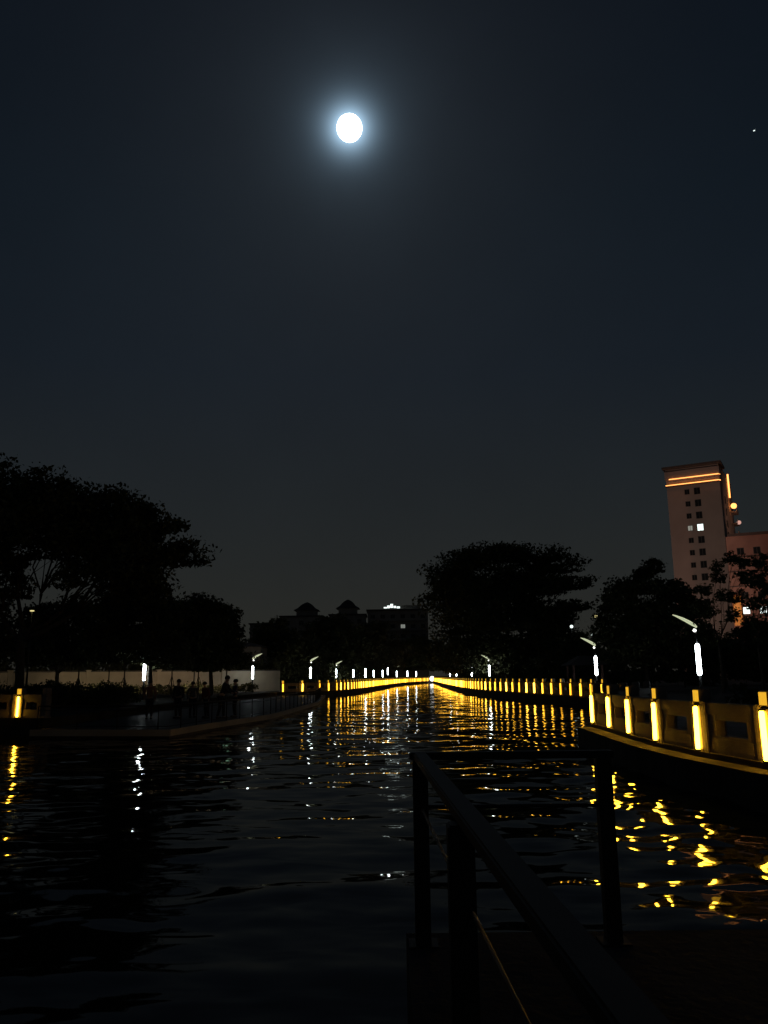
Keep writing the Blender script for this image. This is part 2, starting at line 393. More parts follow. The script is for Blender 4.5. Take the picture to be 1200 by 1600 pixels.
FAR_L = [(-5.79, 145, 'fifth'), (-3.25, 130, 'sixth'), (-2.45, 165, 'seventh'), (-.66, 172, 'eighth'), (.4, 163, 'ninth and tallest-standing'), (2.67, 200, 'tenth'), (5.4, 205, 'eleventh'), (8.6, 232, 'last')]
for i, (x, y, w) in enumerate(FAR_L):
    lamp(x, y, 1, 'small far white lamp over the left amber row, %s counting from the left' % w, blade=i in (5,), spot=i in (5,), base=.95 if i == 4 else .5)
def globe_lamp(x, y, z, r, label, m='win_white', flat=1):
    root = thing('globe_lamp', label, 'lamp', (x, y, .5), 0, 'small globe lamps among the trees')
    bm = NB(); tube(bm, [(0, 0, 0), (0, 0, z-.5-r*flat*.8)], [.07, .04], 8); obj('pole', bm, M['metal'], root)
    bm = NB(); bmesh.ops.create_icosphere(bm, subdivisions=2, radius=r)
    for v in bm.verts: v.co.z *= flat
    o = obj('globe', bm, M[m], root, (0, 0, z-.5)); return root
globe_lamp(23.07, 100, 7.75, .20, 'bluish white globe lamp high beside the big right tree')
globe_lamp(22.99, 90, 6.29, .13, 'small white globe lamp just above the second right tube lamp')
globe_lamp(21.9, 89, 5.7, .13, 'faint globe lamp left of the second right tube lamp blade', 'win_dim')
globe_lamp(25.91, 90, 3.25, .20, 'low white globe lamp to the right of the second right tube lamp')
globe_lamp(29.2, 80, 4.71, .12, 'dim white globe lamp left of the nearest right tube lamp', 'win_dim')
globe_lamp(29.01, 90, 7.9, .16, 'dim globe lamp high inside the dark tree on the right', 'win_dim', .5)
globe_lamp(31.49, 120, 10.4, .75, 'flat yellowish lamp high above the second right tube lamp', 'warm', .22)
globe_lamp(13.5, 238.9, 1.15, .75, 'very bright round lamp where the canal bends out of sight', 'spot')

# ------------------------------------------------------------------ pale wall
wall_pts = [(-60, 66), (-35, 76), (-11.8, 92)]
wr = thing('boundary_wall', 'pale plastered wall with dark coping behind the left bank hedge', 'wall', (-60, 66, .5))
for a, b in zip(wall_pts, wall_pts[1:]):
    a = Vector(a); b = Vector(b); d = b-a; n = max(1, round(d.length/6.3)); an = math.atan2(d.y, d.x)
    for i in range(n):
        c = a + d*(i+.5)/n - Vector(wall_pts[0]); L = d.length/n
        bm = NB(); bx(bm, 0, 0, 1.1, L-.42, .24, 2.2); obj('wall_panel', bm, M['plaster'], wr, (c.x, c.y, 0), an)
        bm = NB(); bx(bm, 0, 0, 2.26, L-.42, .36, .12); obj('coping', bm, M['coping'], wr, (c.x, c.y, 0), an)
        c = a + d*i/n - Vector(wall_pts[0])
        bm = NB(); bx(bm, 0, 0, 1.15, .40, .38, 2.3); bx(bm, 0, 0, 2.36, .5, .48, .12); obj('pier', bm, M['plaster'], wr, (c.x, c.y, 0), an)

# ------------------------------------------------------------------ trees
def quads(name, P, size, m, parent=None, asp=.55, rng=RNG):
    n = len(P); A = rng.normal(size=(n, 3)); A /= np.linalg.norm(A, axis=1)[:, None]
    B = rng.normal(size=(n, 3)); B -= (A*B).sum(1)[:, None]*A; B /= np.linalg.norm(B, axis=1)[:, None]
    s = size*rng.uniform(.4, 1.6, n)[:, None]
    V = np.stack([P - A*s, P - B*s*asp, P + A*s, P + B*s*asp], 1).reshape(-1, 3).astype(np.float32)
    me = bpy.data.meshes.new(name); me.vertices.add(len(V)); me.vertices.foreach_set('co', V.ravel())
    me.loops.add(n*4); me.loops.foreach_set('vertex_index', np.arange(n*4, dtype=np.int32))
    me.polygons.add(n); me.polygons.foreach_set('loop_start', np.arange(0, n*4, 4, dtype=np.int32))
    me.update(calc_edges=True); me.materials.append(m)
    return link(name, me, parent)
def cloud(cl, n, rng=RNG, spread=.16, ky=1.0, sub=26):
    """leaf points in lumpy flattened clumps: cl = (dx, dy, z, rx, rz)"""
    w = np.array([(c[3]*c[3]*c[4])**.6 for c in cl]); w /= w.sum(); P = []
    for c, k in zip(cl, w):
        m = max(40, int(n*k)); S_ = rng.normal(size=(sub, 3)); S_ /= np.linalg.norm(S_, axis=1)[:, None]
        S_ *= rng.uniform(.45, 1.0, (sub, 1))
        idx = rng.integers(0, sub, m); sz = rng.uniform(.10, .26, sub)[idx][:, None]
        q = S_[idx] + np.clip(rng.normal(size=(m, 3)), -1.9, 1.9)*sz
        q[:, 2] = np.where(q[:, 2] < -.5, -.5 + (q[:, 2]+.5)*.35, q[:, 2])
        P.append(q*np.array([c[3], c[3]*ky, c[4]]) + np.array([c[0], c[1], c[2]]))
    return np.concatenate(P)
def tree(name, label, base, clumps, fork, tr, nleaf, lsize, depth=.6, leafm='leaf', gz=.5, seed=1, group=None, lean=0, dense=False):
    rr = random.Random(seed); rg = np.random.default_rng(seed)
    root = thing(name, label, 'tree', (base[0], base[1], gz), rr.uniform(-.0, .0), group)
    W_ = max(abs(c[0]) for c in clumps)
    cl = []
    for c in clumps:
        if dense: c = (c[0], c[1]-.12*c[3], c[2]*1.10, c[3]*1.30)
        dy = rr.uniform(-1, 1)*depth*math.sqrt(max(.1, 1-(c[0]/(W_+.1))**2))*W_
        cl.append((c[0], dy, c[1]-gz, c[2], c[3]))
        if depth > .4: cl.append((c[0]*.8+rr.uniform(-.1, .1)*W_, -dy*.9, c[1]-gz-c[3]*.5, c[2]*.85, c[3]*.8))
    bm = NB(); fz = fork
    f = Vector((lean, 0, fz)); pts = [Vector((0, 0, -.1)), Vector((lean*.2+.04, .03, fz*.35)), Vector((lean*.6-.03, 0, fz*.7)), f]
    tube(bm, pts, [tr*1.35, tr*1.02, tr*.92, tr*.85], 10)
    obj('trunk', bm, M['bark'], root)
    order = sorted(cl, key=lambda c: c[0]); K = max(2, min(5, len(cl)//4))
    for g in range(K):
        grp = order[g*len(order)//K:(g+1)*len(order)//K]
        if not grp: continue
        mx = sum(c[0] for c in grp)/len(grp); my = sum(c[1] for c in grp)/len(grp); mz = min(c[2]-c[4] for c in grp)
        zn = max(fz+.4, fz + (mz-fz)*.55)
        nd = Vector((lean+(mx-lean)*.42, my*.42, zn)); st = f - Vector((0, 0, rr.uniform(0, .22)*fz))
        m1 = st.lerp(nd, .5) + Vector((rr.uniform(-.12, .12)*W_*.4, 0, -.06*(nd-st).length))
        bm = NB(); tube(bm, [st, m1, nd], [tr*.62, tr*.5, tr*.4], 7)
        for c in grp:
            e = Vector((c[0], c[1], c[2]-c[4]*.2)); d = e-nd; arch = Vector((0, 0, d.length*rr.uniform(.06, .16)))
            p1 = nd + d*.35 + arch + Vector((rr.uniform(-.1, .1), rr.uniform(-.1, .1), 0))*d.length
            p2 = nd + d*.7 + arch*.9
            k_ = tr*rr.uniform(.18, .3); tube(bm, [nd, p1, p2, e], [k_, k_*.75, k_*.5, k_*.2], 6)
            for k in range(4):
                q = e + Vector((rr.uniform(-1, 1)*c[3]*.8, rr.uniform(-1, 1)*c[3]*.8, rr.uniform(-.2, .8)*c[4])); b0 = (p1, p2, p2, e)[k]
                tube(bm, [b0, (b0+q)/2 + Vector((0, 0, .12)), q], [k_*.4, k_*.25, k_*.08], 5)
        obj('limb', bm, M['bark'], root)
    quads('crown', cloud(cl, nleaf, rg), lsize, M[leafm], root, rng=rg)
    return root
CL = dict(
umbrella_left=[(-1.22,12.97,2.16,1.37),(1.22,12.48,2.34,1.15),(-4.12,12.24,2.88,1.8),(3.47,11.96,2.16,1.15),(5.37,10.93,1.98,1.08),(7.21,10.91,1.44,0.79),(7.91,8.93,1.98,0.72),(6.01,9.14,2.16,1.01),(1.9,10.59,2.16,1.08),(3.97,9.83,1.8,0.9),(-0.69,10.89,1.98,1.26),(-3.14,9.61,1.8,1.08),(6.81,7.67,1.8,0.9),(-1.54,8.86,1.08,0.54),(-2.6,7.7,1.5,.9),(5.2,8.1,1.6,.9)],
mid_left=[(-1.24,8.37,2.64,1.68),(-3.3,6.72,2.4,1.68),(0.76,6.68,2.16,1.68),(-1.76,4.58,3.12,1.44),(0.86,4.32,2.16,1.44)],
low_left=[(1.5,7.7,2.2,.95),(-2.0,7.0,2.3,1.1),(0.53,5.81,2.56,1.54),(-1.66,4.59,2.82,1.43),(1.9,4.3,2.82,1.28),(-3.73,5.11,2.3,1.64)],
edge_left=[(-0.37,6.67,1.86,1.86),(0.28,4.61,2.32,1.62),(-1.88,8.07,2.32,1.86)],
round_left=[(-0.19,8.43,2.19,0.92),(-1.89,7.71,2.19,1.27),(1.12,6.99,1.61,1.27),(-0.67,5.59,3.46,1.73),(-2.86,6.18,2.59,1.73),(2.08,5.28,1.04,1.04),(-0.04,3.9,3.17,1.27)],
big_right=[(-5.11,18.09,2.82,1.41),(-0.19,18.93,4.4,1.23),(4.93,18.15,3.34,1.14),(7.51,16.6,2.9,1.23),(-7.4,15.62,3.17,1.58),(-2.99,15.39,5.28,2.2),(4.06,14.87,5.28,1.76),(9.48,14.09,2.64,0.79),(-8.52,13.24,2.29,1.32),(10.2,11.27,2.29,0.7),(-6.21,11.02,4.4,2.2),(1.26,11.38,5.28,2.64),(6.89,10.18,3.52,1.76),(-4.6,6.67,5.28,3.08),(2.79,6.59,5.28,3.08),(8.02,6.96,3.52,1.76)],
dark_right=[(1.14,11.01,1.23,0.67),(0.02,9.66,2.35,1.01),(2.77,8.9,1.79,1.01),(-2.32,8.24,1.68,0.9),(4.32,7.49,1.46,1.23),(0.38,6.98,3.36,1.68),(-3.05,5.64,1.96,1.4),(2.14,4.76,3.08,1.96),(-1.53,3.71,2.8,1.4)],
feather=[(1.5,10.4,1.0,.45),(2.3,10.0,.7,.35),(.2,9.7,.6,.5),(.8,9.0,.7,.6),(2.6,8.9,.95,.6),(-.5,8.1,.7,.6),(.4,7.5,.8,.6),(1.7,7.5,.8,.6),(-.95,6.6,1.0,.8),(1.0,6.1,.8,.7),(-1.3,5.2,1.0,.9),(.4,4.4,1.2,.9)],
feather2=[(.5,9.5,.8,.5),(1.3,8.9,.9,.6),(.2,8.0,.8,.6),(1.4,7.6,1.0,.7),(.1,6.6,.8,.6),(1.5,6.2,1.2,.9),(-.4,5.2,.8,.6),(.9,4.4,1.3,.9)],
gap_a=[(-6.59,8.26,3.0,2.64),(-3.07,10.57,3.0,2.16),(-0.06,7.6,4.2,3.0),(2.91,6.4,3.6,2.64)],
gap_b=[(-0.74,13.57,4.03,2.02),(-3.57,10.07,4.32,3.6),(2.83,9.29,5.04,4.32),(-1.42,5.84,5.76,2.88)],
gap_c=[(1.54,12.32,4.14,2.07),(-1.41,9.46,4.44,3.7),(2.23,7.97,4.44,4.14),(6.59,6.49,4.14,2.96)],
gap_d=[(0.14,10.21,4.6,3.68),(-1.74,6.66,5.15,2.94),(4.64,8.37,4.6,4.05),(9.14,7.43,4.6,3.68)],
behind_r=[(0.18,5.14,2.28,1.37),(1.61,4.02,2.28,1.22),(-1.78,3.69,2.28,1.06)],
sapling_row=[(-2.11,4.63,1.8,1.2),(0.17,3.73,2.4,1.2),(3.12,3.7,2.4,1.32),(-3.99,3.49,1.8,1.08)])
tree('umbrella_tree', 'tall spreading umbrella tree at the far left, sky showing between its limbs', (-20.24, 45), CL['umbrella_left'], 4.4, .24, 76000, .12, seed=3, depth=.5, dense=True)
tree('broadleaf_tree', 'dense dark tree below the right half of the umbrella tree crown', (-17.33, 60), CL['mid_left'], 2.6, .18, 26000, .14, seed=4)
tree('broadleaf_tree', 'low dark tree behind the umbrella tree trunk', (-25.77, 64), CL['low_left'], 2.4, .16, 20000, .14, seed=5)
tree('broadleaf_tree', 'dark tree cut by the left edge of the frame', (-28.83, 58), CL['edge_left'], 2.4, .16, 12000, .14, seed=6)
tree('broadleaf_tree', 'rounded dark tree right of the left cluster, over the greenish window', (-15.42, 72), CL['round_left'], 2.6, .18, 30000, .15, seed=7)
tree('rain_tree', 'huge layered tree right of centre above the far right balustrade', (16.14, 110), CL['big_right'], 6.0, .55, 90000, .20, seed=8, dense=True)
tree('broadleaf_tree', 'dark tree between the huge tree and the tower', (22.34, 70), CL['dark_right'], 2.8, .2, 34000, .15, seed=9)
tree('feathery_tree', 'thin feathery tree in front of the tower base', (24.69, 60), CL['feather'], 4.0, .10, 6000, .10, seed=10, depth=.38)
tree('feathery_tree', 'thin feathery tree at the right frame edge', (25.3, 55), CL['feather2'], 3.4, .09, 5000, .10, seed=11, depth=.38)
tree('broadleaf_tree', 'low dark tree at the left of the distant skyline', (-17.4, 150), CL['gap_a'], 3.5, .25, 16000, .26, seed=12)
tree('broadleaf_tree', 'distant dark tree below the pagoda-roofed block', (-11.7, 180), CL['gap_b'], 4, .3, 18000, .30, seed=13)
tree('broadleaf_tree', 'distant olive tree left of the white rooftop sign', (-4.05, 185), CL['gap_c'], 4, .3, 18000, .30, seed=14, leafm='leaf2')
tree('broadleaf_tree', 'farthest tree mass closing the end of the canal', (8.5, 246), CL['gap_d'], 4, .3, 22000, .36, seed=15)
tree('broadleaf_tree', 'low bushy tree behind the second right tube lamp', (22.5, 96), CL['behind_r'], 2.0, .14, 9000, .18, seed=16)
tree('broadleaf_tree', 'low tree row behind the nearest right tube lamp', (31.57, 76), CL['sapling_row'], 1.8, .12, 12000, .16, seed=17)
tree('broadleaf_tree', 'low dark tree at the right edge under the second building', (44.0, 92), [(0, 6, 3.5, 2.2), (-4, 4.5, 3, 2), (3, 4.2, 3, 1.8), (-8, 4.0, 2.6, 1.8)], 2, .14, 14000, .18, seed=18)
tree('broadleaf_tree', 'dark understorey tree at the foot of the huge layered tree', (12.0+8, 124), [(-3, 5.2, 3, 2.4), (-1, 4.4, 3, 2.6), (4, 4.4, 4, 3), (9, 4.0, 4, 2.8)], 2, .2, 20000, .24, seed=19)
# young staked trees before the pale wall
yt_crown = None
for i, (x, y, w) in enumerate([(-26.0, 69.0, 'nearest the umbrella tree trunk'), (-22.6, 70.5, 'just left of the leftmost tube lamp'), (-19.0, 72.5, 'right of the leftmost tube lamp'), (-17.2, 75, 'behind the standing people'), (-15.2, 78, 'left of the yellow-bladed lamp')]):
    r = thing('young_tree', 'young staked tree before the pale wall, ' + w, 'tree', (x, y, .5), i*.9, 'young trees before the pale wall')
    bm = NB(); tube(bm, [(0, 0, 0), (.03, 0, 1.5), (0, .03, 3.2)], [.07, .06, .04], 7); obj('trunk', bm, M['bark'], r)
    for k in range(3):
        a = k*2*PI/3; bm = NB(); tube(bm, [(.55*math.cos(a), .55*math.sin(a), 0), (.05*math.cos(a), .05*math.sin(a), 1.6)], .03, 6); obj('stake', bm, M['bark'], r)
    rg = np.random.default_rng(40+i)
    quads('crown', cloud([(0, 0, 3.6, 1.7, 1.1), (.6, .4, 4.4, 1.3, 1.0), (-.8, -.2, 3.2, 1.1, .6)], 5000, rg), .12, M['leaf'], r, rng=rg)
# hedge / planting on the left bank
def hedge(label, a, b, h, w, n, base=.5, seed=1, name='hedge', ls=.07):
    rg = np.random.default_rng(seed); a = Vector((*a, 0)); b = Vector((*b, 0)); L = (b-a).length; cl = []
    k = int(L/(w*.8))+1
    for i in range(k):
        p = a.lerp(b, i/max(1, k-1)); cl.append((p.x-a.x, p.y-a.y, h*rg.uniform(.35, .55), w*rg.uniform(.6, .9), h*rg.uniform(.45, .7)))
    r = thing(name, label, 'hedge', (a.x, a.y, base))
    quads('foliage', cloud(cl, n, rg), ls, M['leaf'], r, rng=rg)
    bm = NB()
    for c in cl[::1]: tube(bm, [(c[0], c[1], 0), (c[0]+.05, c[1], h*.5)], [.03, .015], 5)
    obj('stem', bm, M['bark'], r)
hedge('ragged dark hedge on the left bank behind the platform railing', (-23.5, 48), (-14.2, 44), 1.25, 1.1, 20000, seed=2)
hedge('low hedge running along the foot of the pale wall', (-34, 70), (-13.5, 83), .95, 1.0, 20000, seed=3)
hedge('low dark planting behind the near right balustrade', (13, 30), (24, 34), .75, 1.0, 10000, seed=4)
hedge('dark hedge behind the far right balustrade', (15.4, 56), (13.2, 84), .8, .9, 14000, seed=5)

hedge('tall dark shrub belt on the right behind the tube lamps', (19, 98), (70, 92), 3.6, 3.2, 24000, seed=6, name='shrub_belt', ls=.24)
hedge('dark shrub belt standing behind the pale wall', (-75, 82), (-10, 112), 4.6, 3.4, 30000, seed=7, name='shrub_belt', ls=.24)
hedge('dark shrub belt beyond the far right balustrade', (20.5, 90), (22.5, 240), 3.4, 2.6, 30000, seed=8, name='shrub_belt', ls=.24)
hedge('dark shrub belt on the far left bank under the skyline', (-12, 118), (0, 236), 3.6, 3.0, 30000, seed=9, name='shrub_belt', ls=.24)
def unseen_wall_lamp(x, y, z, tx, ty, tz, e, col, label):  # unseen lamps among the foliage, added to brighten the pale wall
    r = thing('unseen_wall_lamp', label, 'lamp', (x, y, .5), 0, 'unseen warm lamps added to light the pale wall')
    bm = NB(); tube(bm, [(0, 0, 0), (0, 0, z-.5)], [.06, .04], 8); obj('pole', bm, M['metal'], r)
    bm = NB(); bx(bm, 0, 0, z-.46, .42, .22, .08); obj('head', bm, M['metal'], r)
    bm = NB(); bx(bm, 0, 0, z-.515, .34, .16, .025); obj('lens', bm, M['warm'], r)
    l = bpy.data.lights.new('lamp', 'SPOT'); l.energy = e; l.color = col; l.spot_size = math.radians(140); l.spot_blend = .9; l.shadow_soft_size = .12
    o = bpy.data.objects.new('lamp', l); C.objects.link(o); o.parent = r; o.location = (0, 0, z-.60)
    o.rotation_euler = (Vector((tx, ty, tz)) - Vector((x, y, z))).to_track_quat('-Z', 'Y').to_euler()
WARM = (1, .78, .48)
unseen_wall_lamp(-38.5, 68.0, 3.5, -39.5, 73.5, 1.2, 350, WARM, 'unseen warm lamp added to light the pale wall at the left frame edge')
unseen_wall_lamp(-24.6, 72.5, 3.7, -26.5, 81, 1.2, 800, WARM, 'unseen warm lamp added to light the pale wall between the first staked trees')
unseen_wall_lamp(-18.2, 77.5, 3.6, -19.5, 86, 1.2, 650, (1, .74, .52), 'unseen warm lamp added to light the pale wall behind the standing people')
globe_lamp(-21.99, 50, 6.2, .14, 'yellowish flat lamp half hidden inside the umbrella tree', 'warm', .3)
# ------------------------------------------------------------------ buildings
def win_meshes(w, h, m):
    bm = NB()
    for sx, sz, x, z in ((w+.16, .08, 0, h/2+.04), (w+.16, .08, 0, -h/2-.04), (.08, h, -w/2-.04, 0), (.08, h, w/2+.04, 0), (.06, h, 0, 0)):
        bx(bm, x, -.04, z, sx, .14, sz)
    fr = mesh('window', bm, M['frame'])
    bm = NB()
    for k in (-1, 1): bx(bm, k*(w/4+.015), .0, 0, w/2-.04, .03, h)
    return fr, mesh('pane', bm, m)
WC = {}
def window(parent, x, y, z, w, h, m='glass', rz=0):
    if (w, h, m) not in WC: WC[(w, h, m)] = win_meshes(w, h, M[m])
    a, b = WC[(w, h, m)]; f = link('window', a, parent, (x, y, z), rz); link('pane', b, f); return f
# high-rise: local frame with X along the front (left to right), Y into the block
t_ang = math.atan2(-.488, .873)
tw = thing('tower_block', 'tall pale high-rise with two amber light lines under its roof', 'building', (82.0, 190.0, .5), t_ang)
TWd, TD, TH_ = 12.4, 26.0, 51.6
rows = [46.0 - 3.05*i for i in range(14)]
c1, c2 = -7.7, -5.35
def wall_front(parent, x0, x1, z0, z1, holes, m, yf=0, th=.3):
    """front wall of boxes leaving real openings (holes: x, z, w, h)"""
    xs = sorted({x0, x1} | {h[0]-h[2]/2 for h in holes} | {h[0]+h[2]/2 for h in holes})
    bm = NB()
    for a, b in zip(xs, xs[1:]):
        hs = sorted([h for h in holes if h[0]-h[2]/2 <= a+1e-6 and h[0]+h[2]/2 >= b-1e-6], key=lambda h: h[1])
        z = z0
        for h in hs + [(0, z1+0, 0, 0)]:
            top = h[1]-h[3]/2
            if top > z: bx(bm, (a+b)/2, yf+th/2, (z+top)/2, b-a, th, top-z)
            z = h[1]+h[3]/2
    return obj('wall', bm, m, parent)
holes = [(c1, z-.5, 1.2, 1.35) for z in rows] + [(c2, z-.5, 1.5, 1.75) for z in rows]
wall_front(tw, -TWd, 0, 0, TH_, holes, M['tower'])
bm = NB(); bx(bm, -TWd/2, TD/2+.31, TH_/2, TWd, TD-.62+.6, TH_); obj('wall', bm, M['tower'], tw)
for i, z in enumerate(rows):
    lit = i == 3
    window(tw, c1, .16, z-.5, 1.04, 1.19, 'win_dim' if lit else 'glass')
    window(tw, c2, .16, z-.5, 1.34, 1.59, 'win_white' if lit else 'glass')
bm = NB(); bx(bm, -TWd/2, 3.2, TH_+.45, TWd+1.5, 8.0, .5); bx(bm, -TWd/2, 3.2, TH_+.1, TWd+.8, 7.4, .2); bx(bm, -TWd/2, 16.8, TH_+.1, TWd+.2, 18.8, .2); obj('cornice', bm, M['trim'], tw)
bm = NB(); bx(bm, -TWd/2, -.28, 49.0+.9, TWd+.4, .5, 2.2); obj('parapet_band', bm, M['tower'], tw)
for z in (47.5, 49.0):
    bm = NB(); tube(bm, [(-TWd-.1+(.9 if z > 48 else 0), -.68, z), (-.1, -.68, z), (.15, -.3, z), (.2, .2, z)], .10, 6); o = obj('light_line', bm, M['orange'], tw)
bm = NB(); bx(bm, -TWd/2, -.3, 47.25, TWd+.3, .55, .22); obj('string_course', bm, M['trim'], tw)
bm = NB(); tube(bm, [(.35, 17, 46.3), (.35, 17, 52.6)], .22, 6); obj('light_line', bm, M['orange'], tw)
bm = NB(); bmesh.ops.create_icosphere(bm, subdivisions=2, radius=.75); obj('globe', bm, M['orange'], tw, (1.0, 18.0, 44.2))
bm = NB(); bmesh.ops.create_icosphere(bm, subdivisions=2, radius=.55); obj('globe', bm, M['pink'], tw, (1.6, 21, 40.2))
for i in range(15):
    z = 43.0 - 3.05*i
    bm = NB(); bx(bm, .7, 22.5, z, 1.4, 5, .15); bx(bm, 1.35, 22.5, z+.5, .1, 5, 1.0); obj('balcony', bm, M['tower'], tw)
for i in range(10):
    window(tw, .06, 8.0, 44.0-3.05*i, 1.34, 1.59, 'glass', PI/2)
# second block
b2 = thing('apartment_block', 'lower reddish block with flat dark roof right of the high-rise', 'building', (71.3, 165, .5), -.41)
W2, H2 = 30, 29.2
h2 = []
for i in range(9):
    for j in range(9): h2.append((2.6+j*3.1, H2-3.2-i*3.05, 1.4, 1.5))
wall_front(b2, 0, W2, 0, H2, h2, M['tower2'])
bm = NB(); bx(bm, W2/2, 9.3, H2/2, W2, 18, H2); obj('wall', bm, M['tower2'], b2)
bm = NB(); bx(bm, W2/2+.6, 9, H2+.25, W2-1.2+1.6, 19.6, .5); obj('roof', bm, M['trim'], b2)
for i in range(9):
    for j in range(9):
        m = 'glass'
        if (i, j) in ((4, 1), (4, 0)): m = 'win_white'
        if (i, j) in ((2, 3), (6, 1)): m = 'win_dim'
        window(b2, 2.6+j*3.1, .16, H2-3.2-i*3.05, 1.24, 1.34, m)
for i in range(9):
    bm = NB(); bx(bm, W2/2, -.12, H2-4.35-i*3.05, W2, .22, .18); obj('string_course', bm, M['trim'], b2)
bm = NB(); bx(bm, .95, -.35, 13.8, 1.5, .6, 6.0); obj('facade_glow', bm, M['orange_dim'], b2)  # orange lamplight on the facade, put into a glowing box
def fill_flood(x, y, tx, ty, tz, e, col, label, z=.5):  # unseen fixtures added to brighten the building facades
    r = thing('fill_floodlight', label, 'fill_floodlight', (x, y, z))
    bm = NB(); tube(bm, [(0, 0, 0), (0, 0, 1.1)], .05, 6); obj('stand', bm, M['metal'], r)
    d = (Vector((tx, ty, tz)) - Vector((x, y, z+1.3))).normalized(); bm = NB(); bx(bm, 0, 0, 1.25, .5, .25, .35); obj('housing', bm, M['metal'], r)
    l = bpy.data.lights.new('fill_flood', 'SPOT'); l.energy = e; l.color = col; l.spot_size = math.radians(62); l.spot_blend = .8; l.shadow_soft_size = .3
    o = bpy.data.objects.new('fill_flood', l); C.objects.link(o); o.parent = r; o.location = (d.x*.4, d.y*.4, 1.6+.3); o.rotation_euler = d.to_track_quat('-Z', 'Y').to_euler()
fill_flood(44, 140, 75, 192, 30, 17000, (1, .73, .58), 'unseen ground lamp added among the trees to light the high-rise')
fill_flood(64, 112, 84, 162, 18, 7000, (1, .38, .26), 'unseen ground lamp added to light the reddish block')
fill_flood(92.5, 179.5, 92, 205, 44, 2600, (1, .55, .36), 'unseen lamp added on the reddish block roof to light the side of the high-rise', z=30.3)
# distant blocks with hipped turrets
def block(x0, x1, y, h, label, turret=None, cols=None, lit=(), balc=False):
    w = x1-x0; r = thing('apartment_block', label, 'building', ((x0+x1)/2, y, .5), 0, 'distant apartment blocks beyond the canal')
    cols = cols or max(2, int(w/3.4)); nr = int((h-2)/3.1); hs = []
    for i in range(nr):
        for j in range(cols): hs.append((-w/2 + w*(j+.5)/cols, h-2.0-i*3.1, 1.5, 1.5))
    wall_front(r, -w/2, w/2, 0, h, hs, M['bldg'])
    bm = NB(); bx(bm, 0, 6.3, h/2, w, 12, h); obj('wall', bm, M['bldg'], r)
    bm = NB(); bx(bm, 0, 6, h+.2, w+.8, 13, .4); obj('roof', bm, M['roof'], r)
    for k, (hx, hz, _, _) in enumerate(hs):
        window(r, hx, .16, hz, 1.34, 1.34, 'win_dim' if k in lit else 'glass')
    if balc:
        for i in range(nr):
            bm = NB(); bx(bm, 0, -.6, h-3.3-i*3.1, w*.92, 1.2, .15); bx(bm, 0, -1.15, h-2.9-i*3.1, w*.92, .1, .7); obj('balcony', bm, M['bldg'], r)
    if turret:
        tx, twd, th = turret
        bm = NB(); bx(bm, tx, 5, h+.4+th*.2, twd*.8, twd*.8, th*.4); tu = obj('turret', bm, M['bldg'], r)
        bm = NB(); z = h+.4+th*.4
        lathe(bm, [(twd*.72, z), (twd*.50, z+th*.16), (twd*.30, z+th*.42), (twd*.10, z+th*.58), (.12, z+th*.62)], 4)
        for v in bm.verts:
            vx, vy = v.co.x, v.co.y; v.co.x = (vx-vy)*.7071+tx; v.co.y = (vx+vy)*.7071+5
        for f in bm.faces: f.smooth = False
        obj('turret_roof', bm, M['roof'], r)
    return r
block(-44, -34, 262, 18.5, 'lowest distant block at the left end of the skyline', cols=3)
block(-33.6, -20.2, 258, 20.5, 'distant block with hipped turret roof, left one of the two', turret=(1.4, 8, 4.6), lit=(6,))
block(-18, -6.4, 260, 21.0, 'distant block with hipped turret roof, right one of the two', turret=(0, 7.5, 5.0), lit=(5, 10))
D = block(-5.6, 13.6, 256, 22.0, 'distant balconied block carrying a small white rooftop sign', lit=(9, 22), balc=True, cols=6)
bm = NB(); bx(bm, 4.0, 7, 23.2, 7, 6, 1.7); obj('roof_house', bm, M['bldg'], D)
bm = NB()
for k, (dx, dz, w, h) in enumerate(((-2.1, 0, 1.2, .5), (-1.1, .25, 1.0, 1.0), (-.1, .55, 1.0, 1.5), (.9, .2, .9, .8), (2.0, .05, 1.2, .7))):
    bx(bm, -1.8+dx, -.4, 22.9+dz, w*.85, .12, h*.8)
obj('roof_sign', bm, M['win_white'], D)
hs_ = thing('garden_house', 'dark small house behind the left trees with greenish lit window', 'house', (-21.45, 110, .5))
bm = NB(); bx(bm, 0, 3, 2.8, 9, 6, 5.6); obj('wall', bm, M['bldg'], hs_)
bm = NB(); bx(bm, 0, 3, 5.9, 10, 7, .6, taper=.6); obj('roof', bm, M['roof'], hs_)
window(hs_, 0, -.06, 4.0, 1.1, .95, 'win_green')
pv = thing('pavilion', 'small dim pavilion roof behind the far right balustrade', 'pavilion', (17.05, 70, .5))
for sx in (-1, 1):
    for sy in (-1, 1):
        bm = NB(); tube(bm, [(sx*1.2, sy*1.2, 0), (sx*1.2, sy*1.2, 2.2)], .1, 8); obj('column', bm, M['tower2'], pv)
bm = NB(); bx(bm, 0, 0, 2.6, 3.4, 3.4, .8, taper=.25); obj('roof', bm, M['roof'], pv)

